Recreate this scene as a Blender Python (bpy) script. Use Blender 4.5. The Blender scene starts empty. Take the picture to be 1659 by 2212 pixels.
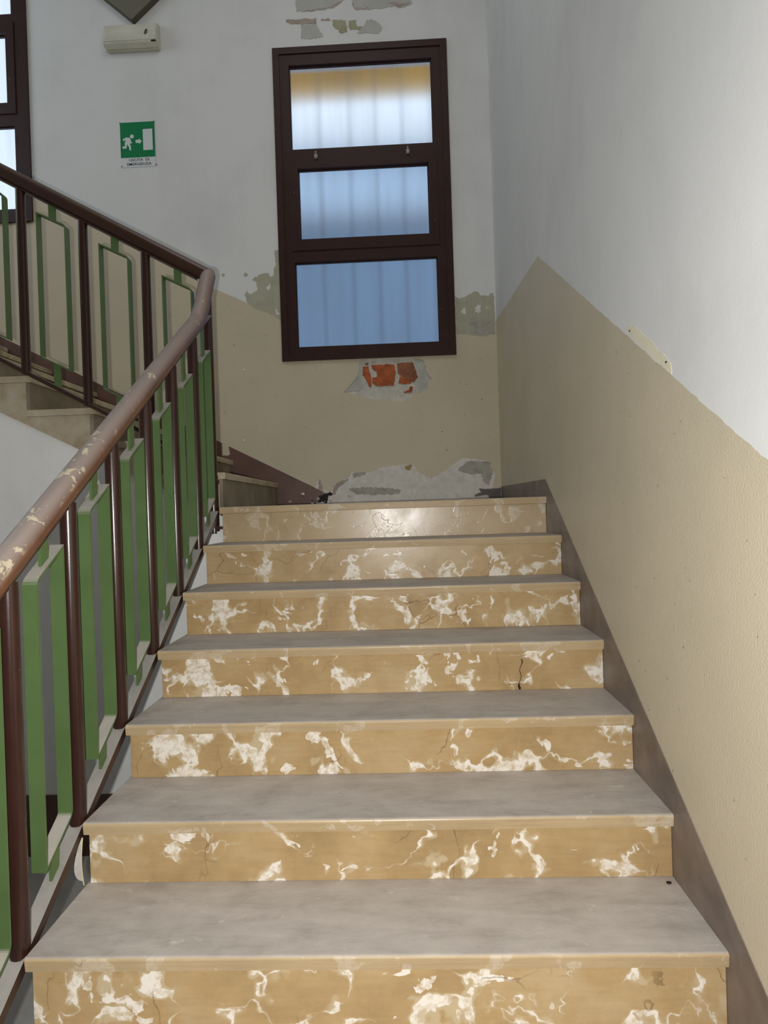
import bpy, bmesh, math, random
from mathutils import Vector, Matrix
random.seed(7)
S = bpy.context.scene
COL = S.collection

# ---------------------------------------------------------------- camera
FPX = 1314.04
YAW, PITCH, ROLL = 0.033887, -0.003932, -0.032554
CAM = Vector((0.91299, -1.37317, 1.01167))
fwd = Vector((-math.sin(YAW)*math.cos(PITCH), math.cos(YAW)*math.cos(PITCH), math.sin(PITCH)))
rgt0 = Vector((math.cos(YAW), math.sin(YAW), 0)); up0 = rgt0.cross(fwd)
rgt = math.cos(ROLL)*rgt0 + math.sin(ROLL)*up0
upv = -math.sin(ROLL)*rgt0 + math.cos(ROLL)*up0
cd = bpy.data.cameras.new('camera'); cam = bpy.data.objects.new('camera', cd); COL.objects.link(cam)
cd.sensor_fit = 'VERTICAL'; cd.sensor_height = 24.0; cd.lens = FPX/2212*24.0; cd.clip_start = 0.02
M = Matrix((( rgt.x, upv.x, -fwd.x, CAM.x), (rgt.y, upv.y, -fwd.y, CAM.y), (rgt.z, upv.z, -fwd.z, CAM.z), (0, 0, 0, 1)))
cam.matrix_world = M
S.camera = cam

# ---------------------------------------------------------------- world, lamps, exposure
S.view_settings.view_transform = 'Standard'; S.view_settings.look = 'None'
S.view_settings.gamma = 1.0; S.view_settings.use_curve_mapping = False
S.view_settings.exposure = 0.0
S.cycles.caustics_refractive = False; S.cycles.caustics_reflective = False
wd = bpy.data.worlds.new('overcast_sky'); S.world = wd; wd.use_nodes = True
bg = wd.node_tree.nodes['Background']
bg.inputs[0].default_value = (0.88, 0.94, 1.0, 1); bg.inputs[1].default_value = 1.35

def lamp(name, kind, loc, energy, color, size=0.1, sizey=None, target=None):
    l = bpy.data.lights.new(name, kind); l.energy = energy; l.color = color
    o = bpy.data.objects.new(name, l); COL.objects.link(o); o.location = loc
    if kind == 'AREA':
        l.shape = 'RECTANGLE'; l.size = size; l.size_y = sizey or size
    elif kind == 'POINT':
        l.shadow_soft_size = size
    elif kind == 'SPOT':
        l.shadow_soft_size = size; l.spot_size = 2.5; l.spot_blend = 0.2
    if target is not None:
        o.rotation_euler = (Vector(target)-Vector(loc)).to_track_quat('-Z', 'Y').to_euler()
    return o
# the camera's own flash, left of and a little under the lens (the picture was taken upright)
lamp('camera_flash', 'SPOT', CAM - 0.073*rgt - 0.02*upv, 128.0, (1.0, 0.985, 0.955), 0.012, None, CAM - 0.073*rgt - 0.02*upv + fwd)
# daylight from the tall windows high on the left side of the stairwell
lamp('stairwell_daylight', 'AREA', (-4.2, 1.2, 4.3), 60.0, (0.78, 0.90, 1.0), 2.4, 2.4, (1.6, 0.2, 2.6))

# added fill lamp under the closed ceiling, brightens treads and back wall
lamp('overhead_fill', 'AREA', (0.4, 0.45, 5.72), 22.0, (1.0, 0.985, 0.96), 1.6, 1.8, (0.4, 0.45, 0.0))

# ---------------------------------------------------------------- materials
def lin(c):
    return tuple((v/12.92 if v <= 0.04045 else ((v+0.055)/1.055)**2.4) for v in (x/255 for x in c))
class NT:
    def __init__(s, name, rough=0.6, spec=0.5):
        s.m = bpy.data.materials.new(name); s.m.use_nodes = True
        s.t = s.m.node_tree; s.b = s.t.nodes['Principled BSDF']
        s.b.inputs['Roughness'].default_value = rough
        s.b.inputs['Specular IOR Level'].default_value = spec
    def n(s, typ, **kw):
        x = s.t.nodes.new(typ)
        for k, v in kw.items():
            if k.startswith('i_'): x.inputs[int(k[2:])].default_value = v
            else: setattr(x, k, v)
        return x
    def l(s, a, b): s.t.links.new(a, b)
    def pos(s):
        if not hasattr(s, '_p'): s._p = s.n('ShaderNodeNewGeometry')
        return s._p.outputs['Position']
    def scaled(s, sc, off=(0, 0, 0), src=None):
        m = s.n('ShaderNodeMapping'); m.inputs['Scale'].default_value = sc; m.inputs['Location'].default_value = off
        s.l(src or s.pos(), m.inputs['Vector']); return m.outputs[0]
    def noise(s, scale, detail=4, rough=.55, src=None, dist=0.0):
        x = s.n('ShaderNodeTexNoise'); x.inputs['Scale'].default_value = scale; x.inputs['Detail'].default_value = detail
        x.inputs['Roughness'].default_value = rough; x.inputs['Distortion'].default_value = dist
        s.l(src or s.pos(), x.inputs['Vector']); return x.outputs['Fac']
    def ramp(s, fac, stops, mode='LINEAR'):
        r = s.n('ShaderNodeValToRGB'); e = r.color_ramp.elements; r.color_ramp.interpolation = mode
        while len(e) < len(stops): e.new(0.5)
        for q, (p, c) in zip(e, stops):
            q.position = p; q.color = (c, c, c, 1) if isinstance(c, (int, float)) else (*c[:3], 1)
        s.l(fac, r.inputs[0]); return r.outputs[0]
    def math(s, op, a, b=None, c=None, clamp=False):
        x = s.n('ShaderNodeMath', operation=op); x.use_clamp = clamp
        for i, v in enumerate((a, b, c)):
            if v is None: continue
            if isinstance(v, (int, float)): x.inputs[i].default_value = v
            else: s.l(v, x.inputs[i])
        return x.outputs[0]
    def mix(s, fac, a, b, blend='MIX'):
        x = s.n('ShaderNodeMix', data_type='RGBA', blend_type=blend)
        for i, v in ((0, fac), (6, a), (7, b)):
            if isinstance(v, (int, float)): x.inputs[i].default_value = v
            elif isinstance(v, tuple): x.inputs[i].default_value = (*v[:3], 1)
            else: s.l(v, x.inputs[i])
        return x.outputs[2]
    def xyz(s):
        x = s.n('ShaderNodeSeparateXYZ'); s.l(s.pos(), x.inputs[0]); return x.outputs
    def nz(s):
        s.pos(); x = s.n('ShaderNodeSeparateXYZ'); s.l(s._p.outputs['Normal'], x.inputs[0]); return x.outputs[2]
    def color(s, c):
        if isinstance(c, tuple): s.b.inputs['Base Color'].default_value = (*c, 1)
        else: s.l(c, s.b.inputs['Base Color'])
    def bump(s, h, strength=.2, dist=.01):
        b = s.n('ShaderNodeBump'); b.inputs['Strength'].default_value = strength; b.inputs['Distance'].default_value = dist
        s.l(h, b.inputs['Height']); s.l(b.outputs[0], s.b.inputs['Normal'])

WHITE = (0.71, 0.71, 0.70); BEIGE = (0.575, 0.512, 0.388)

def wall_material(name, lines, along, beige=True, white=WHITE):
    """white distemper above, beige oil paint below; lines = [(a,b)]: dado top z = max or min of a + b*u"""
    m = NT(name, 0.75, 0.3)
    o = m.xyz(); u = o[0] if along == 'x' else o[1]; z = o[2]
    mode = 'MAXIMUM' if along == 'x' else 'MINIMUM'
    top = None
    for a, b in lines:
        v = m.math('MULTIPLY_ADD', u, b, a)
        top = v if top is None else m.math(mode, top, v)
    wob = m.math('MULTIPLY', m.math('SUBTRACT', m.noise(14, 3), .5), .018)
    dd = m.math('ADD', m.math('SUBTRACT', top, z), wob)
    mask = m.math('MULTIPLY', dd, 900.0, clamp=True)
    big = m.noise(1.6, 5, .6); streak = m.noise(1.0, 6, .65, m.scaled((9, 9, .9)))
    dirt = m.ramp(m.math('ADD', m.math('MULTIPLY', big, .75), m.math('MULTIPLY', streak, .25)), [(.34, .91), (.52, 1.0), (.75, 1.03)])
    wh = m.mix(1.0, white, dirt, 'MULTIPLY')
    specks = m.ramp(m.noise(46, 2, .5), [(.235, .45), (.265, 1.0)])
    bvar = m.ramp(m.noise(2.6, 5, .6), [(.3, (.93, .93, .9)), (.6, (1.02, 1.0, .98))])
    be = m.mix(1.0, m.mix(1.0, BEIGE, bvar, 'MULTIPLY'), specks, 'MULTIPLY')
    if beige:
        m.color(m.mix(mask, wh, be))
        r = m.math('MULTIPLY_ADD', mask, -.32, .78); m.l(r, m.b.inputs['Roughness'])
    else:
        m.color(wh)
    fine = m.math('MULTIPLY_ADD', mask, .9, .2) if beige else .2
    hgt = m.math('ADD', m.math('MULTIPLY', m.noise(170, 2, .5), fine), m.math('MULTIPLY', m.noise(7, 5, .6), 1.0))
    m.bump(hgt, .22, .006)
    return m.m
M_WBACK = wall_material('back_wall_paint', [(2.327, 0.0), (2.4506, -0.477), (2.4209, -0.5485)], 'x')
M_WRIGHT = wall_material('right_wall_paint', [(1.2019, 0.627), (2.1125, 0.0727)], 'y')
M_WPLAIN = wall_material('plain_wall_paint', [(0, 0)], 'x', False, (0.84, 0.83, 0.81))

M_WINNER = wall_material('brightened_wall_paint', [(0, 0)], 'x', False, (0.93, 0.92, 0.90))  # base white raised to make up for light missing on this wall

def marble(name, dusty):
    """tan marble with white broken veins; dust lies on faces that look up"""
    m = NT(name, .34, .5)
    p = m.scaled((1, 1, 1))
    w = m.n('ShaderNodeTexNoise'); w.inputs['Scale'].default_value = 5.0; w.inputs['Detail'].default_value = 3
    m.l(p, w.inputs['Vector'])
    sub = m.n('ShaderNodeVectorMath', operation='SUBTRACT'); m.l(w.outputs['Color'], sub.inputs[0]); sub.inputs[1].default_value = (.5, .5, .5)
    sc = m.n('ShaderNodeVectorMath', operation='SCALE'); m.l(sub.outputs[0], sc.inputs[0]); sc.inputs['Scale'].default_value = .17
    w2 = m.n('ShaderNodeTexNoise'); w2.inputs['Scale'].default_value = 24.0; w2.inputs['Detail'].default_value = 3; m.l(p, w2.inputs['Vector'])
    sub2 = m.n('ShaderNodeVectorMath', operation='SUBTRACT'); m.l(w2.outputs['Color'], sub2.inputs[0]); sub2.inputs[1].default_value = (.5, .5, .5)
    sc2 = m.n('ShaderNodeVectorMath', operation='SCALE'); m.l(sub2.outputs[0], sc2.inputs[0]); sc2.inputs['Scale'].default_value = .035
    ad = m.n('ShaderNodeVectorMath', operation='ADD'); m.l(p, ad.inputs[0]); m.l(sc.outputs[0], ad.inputs[1])
    ad2 = m.n('ShaderNodeVectorMath', operation='ADD'); m.l(ad.outputs[0], ad2.inputs[0]); m.l(sc2.outputs[0], ad2.inputs[1])
    q = ad2.outputs[0]
    nz1 = m.noise(6.2, 3, .5, q); nz2 = m.noise(3.4, 2, .5, m.scaled((1, 1, 1), (5.3, 2.2, 8.1)))
    ridge = m.math('ABSOLUTE', m.math('SUBTRACT', nz1, .5))
    gate = m.noise(7.5, 2, .5, m.scaled((1, 1, 1), (3.1, 7.7, 1.9)))
    width = m.ramp(gate, [(.40, 0.0), (.48, .008), (.58, .036), (.70, .08)])
    vein1 = m.math('DIVIDE', m.math('SUBTRACT', width, ridge), .008, clamp=True)
    blob = m.math('DIVIDE', m.math('SUBTRACT', m.noise(13, 3, .55, q), m.ramp(nz2, [(.35, .73), (.65, .585)])), .018, clamp=True)
    vein = m.math('MAXIMUM', vein1, blob)
    halo = m.math('DIVIDE', m.math('SUBTRACT', m.math('MULTIPLY_ADD', width, 1.5, .012), ridge), .02, clamp=True)
    halo = m.math('MULTIPLY', halo, m.ramp(gate, [(.40, 0), (.55, 1)]))
    core = m.ramp(m.noise(38, 4, .7), [(.38, 0.0), (.55, 1.0)])
    base = m.ramp(m.noise(4.5, 6, .62), [(.28, lin((163, 136, 95))), (.5, lin((184, 155, 110))), (.72, lin((196, 172, 132)))])
    fine = m.ramp(m.noise(1, 6, .6, m.scaled((10, 40, 90))), [(.3, .93), (.7, 1.05)])
    base = m.mix(1.0, base, fine, 'MULTIPLY')
    pale = m.mix(core, lin((208, 190, 162)), lin((246, 240, 230)))
    c = m.mix(m.math('MULTIPLY', halo, .65), base, lin((206, 190, 158)))
    c = m.mix(m.math('MULTIPLY', vein, .92), c, pale)
    # hairline cracks
    v2 = m.n('ShaderNodeTexVoronoi', feature='DISTANCE_TO_EDGE'); v2.inputs['Scale'].default_value = 3.1; m.l(ad2.outputs[0], v2.inputs['Vector'])
    hair = m.math('MULTIPLY', m.math('LESS_THAN', v2.outputs['Distance'], .006), m.ramp(m.noise(3.3, 2), [(.5, 0), (.6, .55)]))
    c = m.mix(hair, c, lin((110, 84, 52)))
    # the rear risers are walked at and greyer
    oo = m.xyz()
    if dusty:
        st = m.noise(1, 7, .72, m.scaled((4.5, 19, 5)), .4); bl = m.noise(6, 7, .68)
        dcol = m.ramp(m.math('ADD', m.math('MULTIPLY', st, .55), m.math('MULTIPLY', bl, .45)), [(.33, lin((150, 143, 137))), (.5, lin((177, 170, 164))), (.68, lin((194, 188, 181)))])
        smud = m.math('MAXIMUM', m.ramp(m.noise(17, 5, .7, m.scaled((.8, 1.3, 1), (.7, .3, 0))), [(.62, 0.0), (.70, .75)]), m.ramp(m.noise(75, 3, .6), [(.69, 0.0), (.73, .7)]))
        dcol = m.mix(smud, dcol, lin((205, 197, 186)))
        up = m.ramp(m.nz(), [(.55, 0.0), (.93, 1.0)])
        edge = m.mix(1.0, m.mix(m.math('MULTIPLY', vein, .25), m.mix(.5, base, lin((198, 178, 146))), pale), m.ramp(m.noise(1, 5, .6, m.scaled((5, 10, 120))), [(.3, .88), (.7, 1.06)]), 'MULTIPLY')
        c = m.mix(m.math('MULTIPLY', up, .93), edge, dcol)
        m.l(m.math('MULTIPLY_ADD', up, .3, .36), m.b.inputs['Roughness'])
    else:
        grey = m.math('MULTIPLY', m.ramp(m.math('MULTIPLY', oo[1], .5), [(.62, 0.0), (.80, .75)]), m.ramp(m.noise(3, 4), [(.2, .75), (.7, 1.0)]))
        c = m.mix(grey, c, m.mix(m.noise(7, 5, .6), lin((172, 150, 112)), lin((204, 186, 156))))
        m.l(m.math('MULTIPLY_ADD', m.noise(9, 5, .65), .24, .16), m.b.inputs['Roughness'])
    m.color(c)
    m.bump(m.math('ADD', m.math('MULTIPLY', vein, m.noise(60, 3)), m.math('MULTIPLY', m.noise(5, 3), .8)), .18, .004)
    return m.m
M_RISER = marble('veined_marble', False)
M_TREAD = marble('dusty_marble', True)

def side_stone():
    m = NT('side_stone', .55, .4)
    c = m.ramp(m.noise(6, 6, .62), [(.3, lin((150, 132, 104))), (.5, lin((188, 174, 148))), (.7, lin((206, 196, 176)))])
    m.color(c); m.bump(m.noise(30, 4), .15, .004); return m.m
M_SIDE = side_stone()
def riser_stone():
    m = NT('dirty_riser_stone', .5, .4)
    m.color(m.ramp(m.noise(5, 6, .62), [(.3, lin((104, 94, 76))), (.5, lin((132, 121, 100))), (.7, lin((152, 141, 120)))]))
    return m.m
M_RISER2 = riser_stone()

def paint(name, col, rough, dust=None, chip=None, chipsc=30, spec=.5, var=.12, dustamt=.85):
    m = NT(name, rough, spec)
    v = m.ramp(m.noise(9, 5, .6), [(.3, 1-var), (.7, 1+var)])
    c = m.mix(1.0, col, v, 'MULTIPLY')
    if chip:
        k = m.ramp(m.noise(chipsc, 5, .7), [(.70, 0.0), (.73, .8)])
        c = m.mix(k, c, chip)
    if dust:
        up = m.math('MULTIPLY', m.ramp(m.nz(), [(.25, 0.0), (.8, 1.0)]), m.ramp(m.noise(20, 4), [(.2, .75*dustamt), (.6, dustamt)]))
        c = m.mix(up, c, dust)
        m.l(m.math('MULTIPLY_ADD', up, .8-rough, rough), m.b.inputs['Roughness'])
    m.color(c); m.bump(m.noise(90, 3), .06, .002)
    return m.m
DUST = lin((176, 168, 160))
M_POST = paint('brown_enamel', lin((54, 32, 26)), .24, chip=lin((150, 140, 125)), chipsc=60)
M_BAR = paint('brown_enamel_bar', lin((60, 40, 34)), .35, dust=lin((168, 164, 156)))
M_GREEN = paint('green_enamel', lin((85, 109, 64)), .42, dust=lin((182, 172, 164)), chip=lin((130, 150, 105)), chipsc=55, var=.10)
M_FRAME = paint('brown_window_enamel', lin((54, 33, 30)), .45, spec=.25, chip=lin((160, 150, 140)), chipsc=34)
M_SKIRT = paint('brown_dado_paint', lin((119, 106, 97)), .45, chip=lin((158, 148, 138)), chipsc=22, var=.28)
M_SKIRTB = paint('red_brown_skirting_paint', lin((98, 70, 60)), .42, dust=DUST, chip=lin((170, 160, 150)), chipsc=48, var=.18)
M_DARKSK = paint('dark_skirting_stone', lin((84, 76, 70)), .5, var=.3)
M_RAIL = None
def rail_mat():
    m = NT('worn_brown_handrail', .34, .5)
    c = m.ramp(m.noise(5, 5, .6), [(.3, lin((96, 62, 44))), (.7, lin((128, 84, 58)))])
    up = m.ramp(m.nz(), [(-.1, 0.0), (.6, 1.0)])
    c = m.mix(m.math('MULTIPLY', up, .85), c, lin((158, 144, 136)))
    o = m.xyz()
    near = m.ramp(m.math('MULTIPLY_ADD', o[1], -.45, .55), [(.0, 0.0), (.45, .75), (.62, 1.0)])   # the handled lower end is chipped most
    n1 = m.math('ADD', m.noise(20, 4, .65, dist=.3), m.math('MULTIPLY', near, .15))
    side = m.ramp(m.nz(), [(.15, 0.0), (.4, 1.0)])
    k = m.math('MULTIPLY', m.ramp(n1, [(.655, 0.0), (.685, .85)]), side)
    c = m.mix(k, c, m.mix(m.noise(60, 3), lin((196, 180, 140)), lin((222, 214, 190))))
    m.color(c); m.bump(m.math('ADD', k, m.math('MULTIPLY', m.noise(60, 4), .3)), .35, .004)
    m.l(m.math('MULTIPLY_ADD', up, .2, .3), m.b.inputs['Roughness'])
    return m.m
M_RAIL = rail_mat()
M_RAIL2 = paint('dark_brown_handrail', lin((62, 39, 30)), .3, dust=lin((120, 104, 92)), dustamt=.45)

def simple(name, col, rough=.6, nsc=12, var=.15, bump=.1, spec=.4):
    m = NT(name, rough, spec)
    m.color(m.mix(1.0, col, m.ramp(m.noise(nsc, 5, .62), [(.3, 1-var), (.7, 1+var)]), 'MULTIPLY'))
    if bump: m.bump(m.noise(nsc*4, 4), bump, .004)
    return m.m
M_PLAS_G = simple('grey_repair_plaster', lin((172, 170, 150)), .85, 14, .1, .3)
M_PLAS_D = simple('damp_grey_plaster', lin((166, 162, 152)), .9, 18, .2, .35)
M_PLAS_W = simple('white_efflorescence', lin((214, 210, 202)), .9, 22, .12, .5)
M_PLAS_T = simple('stained_paint', lin((182, 181, 174)), .85, 10, .06, .1)
M_PLAS_O = simple('olive_stain', lin((160, 157, 130)), .85, 14, .15, .2)
M_PLAS_P = simple('pinkish_scrape', lin((168, 155, 146)), .85, 20, .15, .2)
M_CREAM = simple('cream_undercoat', lin((226, 220, 196)), .8, 16, .06, .2)
M_RUST = simple('ochre_stain', lin((164, 138, 96)), .8)
M_MOLD = simple('black_mould', lin((48, 44, 40)), .9, 60, .6, .5)
M_MORT = simple('lime_mortar', lin((200, 196, 186)), .95, 26, .16, .8)
M_HOLEP = simple('grey_render', lin((182, 182, 174)), .95, 18, .14, .4)
M_BRICK = simple('red_brick', lin((168, 90, 54)), .9, 22, .4, .6)
M_BRICKD = simple('dark_red_brick', lin((138, 88, 64)), .9, 12, .4, .6)
M_FLOOR = simple('dusty_grey_floor', lin((160, 156, 150)), .6, 6, .14, .1)
M_LAMPB = simple('yellowed_plastic', lin((190, 186, 168)), .4, 20, .08, 0)
M_LAMPD = simple('grimy_diffuser', lin((206, 203, 188)), .28, 9, .12, 0)
M_GRIME = simple('black_grime', lin((40, 38, 36)), .8)
M_PANEL = simple('olive_grey_panel', lin((112, 108, 94)), .7, 5, .08, .05)
M_PANELD = simple('shaded_panel_edge', lin((86, 80, 70)), .7, 5, .08, .05)  # panel colour darkened for shade on its sides; also colours a grime mark
M_SWHITE = simple('sign_white', lin((212, 216, 216)), .45, 3, .02, 0)
M_SGREEN = simple('sign_green', lin((6, 122, 72)), .4, 3, .04, 0)
M_SINK = simple('sign_ink', lin((34, 40, 60)), .5, 3, .02, 0)
M_STEEL = simple('dull_steel', lin((150, 146, 138)), .4)
M_FEATH = simple('white_feather_barbs', lin((236, 234, 232)), .7, 40, .05, 0)
M_QUILL = simple('pale_quill', lin((222, 212, 150)), .5, 40, .05, 0)
M_BLACK = simple('black_thread', lin((34, 24, 20)), .8)
M_CONC = simple('rough_concrete', lin((150, 148, 142)), .9)
M_CEIL = simple('white_ceiling', lin((214, 214, 210)), .9, 2, .04, 0)
M_OCHRE = simple('ochre_render', lin((222, 170, 84)), .9, 3, .12, 0)
M_FACE1 = simple('pale_blue_render', lin((206, 226, 246)), .9, 1.5, .06, 0)
M_FACE2 = simple('blue_grey_render', lin((132, 156, 184)), .9, 1.5, .08, 0)
M_FACE3 = simple('grey_cornice', lin((150, 160, 172)), .9, 1.5, .08, 0)
M_IRON = simple('grey_iron_bars', lin((150, 156, 164)), .6)
def glass():
    m = bpy.data.materials.new('frosted_glass'); m.use_nodes = True; t = m.node_tree
    t.nodes.remove(t.nodes['Principled BSDF']); out = t.nodes['Material Output']
    r = t.nodes.new('ShaderNodeBsdfRefraction'); r.inputs['Color'].default_value = (.72, .80, .90, 1)
    r.inputs['Roughness'].default_value = .6; r.inputs['IOR'].default_value = 1.12
    g = t.nodes.new('ShaderNodeBsdfGlossy'); g.inputs['Roughness'].default_value = .3; g.inputs['Color'].default_value = (.6, .6, .6, 1)
    d = t.nodes.new('ShaderNodeBsdfDiffuse'); d.inputs['Color'].default_value = (.34, .36, .38, 1)
    x1 = t.nodes.new('ShaderNodeMixShader'); x1.inputs[0].default_value = .03
    x2 = t.nodes.new('ShaderNodeMixShader')
    ge = t.nodes.new('ShaderNodeNewGeometry'); mp = t.nodes.new('ShaderNodeMapping'); mp.inputs['Scale'].default_value = (9, 1, .8)
    no = t.nodes.new('ShaderNodeTexNoise'); no.inputs['Scale'].default_value = 1.4; no.inputs['Detail'].default_value = 5
    rp = t.nodes.new('ShaderNodeValToRGB'); rp.color_ramp.elements[0].position = .35; rp.color_ramp.elements[0].color = (.06, .06, .06, 1)
    rp.color_ramp.elements[1].position = .7; rp.color_ramp.elements[1].color = (.2, .2, .2, 1)
    L = t.links.new
    L(ge.outputs['Position'], mp.inputs[0]); L(mp.outputs[0], no.inputs['Vector']); L(no.outputs['Fac'], rp.inputs[0]); L(rp.outputs[0], x2.inputs[0])
    L(r.outputs[0], x1.inputs[1]); L(g.outputs[0], x1.inputs[2]); L(x1.outputs[0], x2.inputs[1]); L(d.outputs[0], x2.inputs[2]); L(x2.outputs[0], out.inputs[0])
    return m
M_GLASS = glass()

# ---------------------------------------------------------------- mesh helpers
def mesh(name, bm, mat, parent=None, smooth=False, loc=None):
    bmesh.ops.recalc_face_normals(bm, faces=bm.faces[:])
    me = bpy.data.meshes.new(name); bm.to_mesh(me); bm.free()
    for m in (mat if isinstance(mat, (list, tuple)) else [mat]): me.materials.append(m)
    if smooth:
        for p in me.polygons: p.use_smooth = True
    o = bpy.data.objects.new(name, me); COL.objects.link(o)
    if parent: o.parent = parent
    if loc: o.location = loc
    return o
def copyob(o, name, loc, parent):
    c = o.copy(); COL.objects.link(c); c.name = name; c.location = loc; c.parent = parent; return c
def empty(name, loc=(0, 0, 0), parent=None):
    o = bpy.data.objects.new(name, None); COL.objects.link(o); o.location = loc; o.empty_display_size = .1
    if parent: o.parent = parent
    return o
def tag(o, label=None, cat=None, group=None, kind=None):
    if label: o['label'] = label
    if cat: o['category'] = cat
    if group: o['group'] = group
    if kind: o['kind'] = kind
    return o
def box(bm, x0, x1, y0, y1, z0, z1, bev=0.0, seg=2):
    b2 = bmesh.new()
    vs = [b2.verts.new((x, y, z)) for x in (x0, x1) for y in (y0, y1) for z in (z0, z1)]
    for f in ((0, 1, 3, 2), (4, 6, 7, 5), (0, 4, 5, 1), (2, 3, 7, 6), (0, 2, 6, 4), (1, 5, 7, 3)): b2.faces.new([vs[i] for i in f])
    if bev: bmesh.ops.bevel(b2, geom=b2.edges[:], offset=bev, segments=seg, affect='EDGES', profile=.5)
    me = bpy.data.meshes.new('t'); b2.to_mesh(me); b2.free(); bm.from_mesh(me); bpy.data.meshes.remove(me)
def MB(): return bmesh.new()
def P3(ax, u, v, w):
    """plane coordinates: ax 'y' -> (x,z) drawn on a plane of constant y; 'x' -> (y,z) on constant x; 'z' -> (x,y)"""
    return (u, w, v) if ax == 'y' else ((w, u, v) if ax == 'x' else (u, v, w))
def plate(bm, ax, outer, holes, w0, w1):
    """flat plate with holes: outline(s) in plane coordinates, between depths w0 and w1"""
    loops = [outer]+list(holes); fv = []; edges = []
    for lp in loops:
        a = [bm.verts.new(P3(ax, u, v, w0)) for u, v in lp]
        fv.append(a); edges += [bm.edges.new((a[i], a[(i+1) % len(a)])) for i in range(len(a))]
    r = bmesh.ops.triangle_fill(bm, use_beauty=True, edges=edges)
    fs = [g for g in r['geom'] if isinstance(g, bmesh.types.BMFace)]
    bk = {}
    for lp, a in zip(loops, fv):
        for (u, v), q in zip(lp, a): bk[q] = bm.verts.new(P3(ax, u, v, w1))
    for f in fs: bm.faces.new([bk[q] for q in reversed(f.verts)])
    for a in fv:
        n = len(a)
        for i in range(n): bm.faces.new((a[i], a[(i+1) % n], bk[a[(i+1) % n]], bk[a[i]]))
def tube(bm, pts, r, seg=14, caps=True):
    pts = [Vector(p) for p in pts]; rings = []
    n = len(pts); rr = r if isinstance(r, (list, tuple)) else [r]*n
    ref = None
    for i, p in enumerate(pts):
        t = (pts[min(i+1, n-1)]-pts[max(i-1, 0)]).normalized()
        if ref is None:
            ref = Vector((0, 0, 1)) if abs(t.z) < .9 else Vector((1, 0, 0))
        a = ref.cross(t)
        a.normalize(); b = t.cross(a); ref = b
        k = 1.0
        if 0 < i < n-1:
            c = (pts[i]-pts[i-1]).normalized().dot((pts[i+1]-pts[i]).normalized()); k = 1/max(.6, math.sqrt((1+c)/2))
        rings.append([bm.verts.new(p+(a*math.cos(q)+b*math.sin(q))*rr[i]) for q in (2*math.pi*j/seg for j in range(seg))])
    for a, b in zip(rings, rings[1:]):
        for j in range(seg): bm.faces.new((a[j], a[(j+1) % seg], b[(j+1) % seg], b[j]))
    if caps:
        bm.faces.new(list(reversed(rings[0]))); bm.faces.new(rings[-1])
def smooth_by_angle(o, deg=40):
    me = o.data
    for p in me.polygons: p.use_smooth = True
    try: me.set_sharp_from_angle(angle=math.radians(deg))
    except Exception: pass
def rough_outline(pts, step=.012, amp=.004, seed=1):
    rnd = random.Random(seed); out = []
    for i, p in enumerate(pts):
        q = pts[(i+1) % len(pts)]; d_ = math.dist(p, q); n = max(1, int(d_/step))
        for k in range(n):
            t = k/n; a = amp if k else amp*.4
            out.append((p[0]+(q[0]-p[0])*t+rnd.uniform(-a, a), p[1]+(q[1]-p[1])*t+rnd.uniform(-a, a)))
    return out

# ---------------------------------------------------------------- measurements of the place (metres)
H, D, W = .175, .26763, 1.6028
OV = .017                # nosing overhang
YE = 2.973               # face of the back wall
PL = H/D                 # slope of the lower flight
ZL = 6*H                 # landing
ZF, ZC = -.70, 5.75      # lower floor, ceiling
XL, YB = -4.3, -6.5
XR = W+.003

WIN = [(.073, 2.095), (-2.957, 3.186)]        # lower left corners of the two windows
WW, WH = 1.243, 2.236

# ---------------------------------------------------------------- room shell
HOLE = [(0.638, 2.079), (0.683, 2.0935), (0.967, 2.0935), (1.019, 2.083), (1.085, 2.06), (1.104, 1.976), (1.133, 1.936), (1.091, 1.846), (0.999, 1.828), (0.98, 1.789), (0.901, 1.779), (0.77, 1.801), (0.708, 1.804), (0.582, 1.844), (0.503, 1.86), (0.563, 1.919), (0.618, 1.987), (0.616, 2.058)]
HOLE = rough_outline(HOLE, .014, .004, 3)
HOLE = [(x, min(z, 2.0945)) for x, z in HOLE]
bm = MB()
wh = []
for x0, z0 in WIN: wh.append([(x0+.02, z0+.02), (x0+WW-.02, z0+.02), (x0+WW-.02, z0+WH-.02), (x0+.02, z0+WH-.02)])
plate(bm, 'y', [(XL, ZF), (XR+.2, ZF), (XR+.2, ZC), (XL, ZC)], wh+[HOLE], YE, YE+.24)
wall_back = tag(mesh('wall_back', bm, M_WBACK), kind='structure')
bm = MB(); box(bm, XR, XR+.2, YB, YE-.0005, ZF, ZC); wall_right = tag(mesh('wall_right', bm, M_WRIGHT), kind='structure')
bm = MB(); box(bm, XL-.2, XL, YB, YE+.24, ZF, ZC); tag(mesh('wall_left', bm, M_WPLAIN), kind='structure')
bm = MB(); box(bm, XL-.2, XR+.2, YB-.2, YB, ZF, ZC); tag(mesh('wall_front', bm, M_WPLAIN), kind='structure')
bm = MB(); box(bm, XL-.2, XR+.2, YB-.2, YE+.24, ZC, ZC+.2); tag(mesh('ceiling', bm, M_CEIL), kind='structure')
bm = MB(); box(bm, XL-.2, XR+.2, YB-.2, YE+.24, ZF-.2, ZF); tag(mesh('floor', bm, M_FLOOR), kind='structure')
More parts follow.
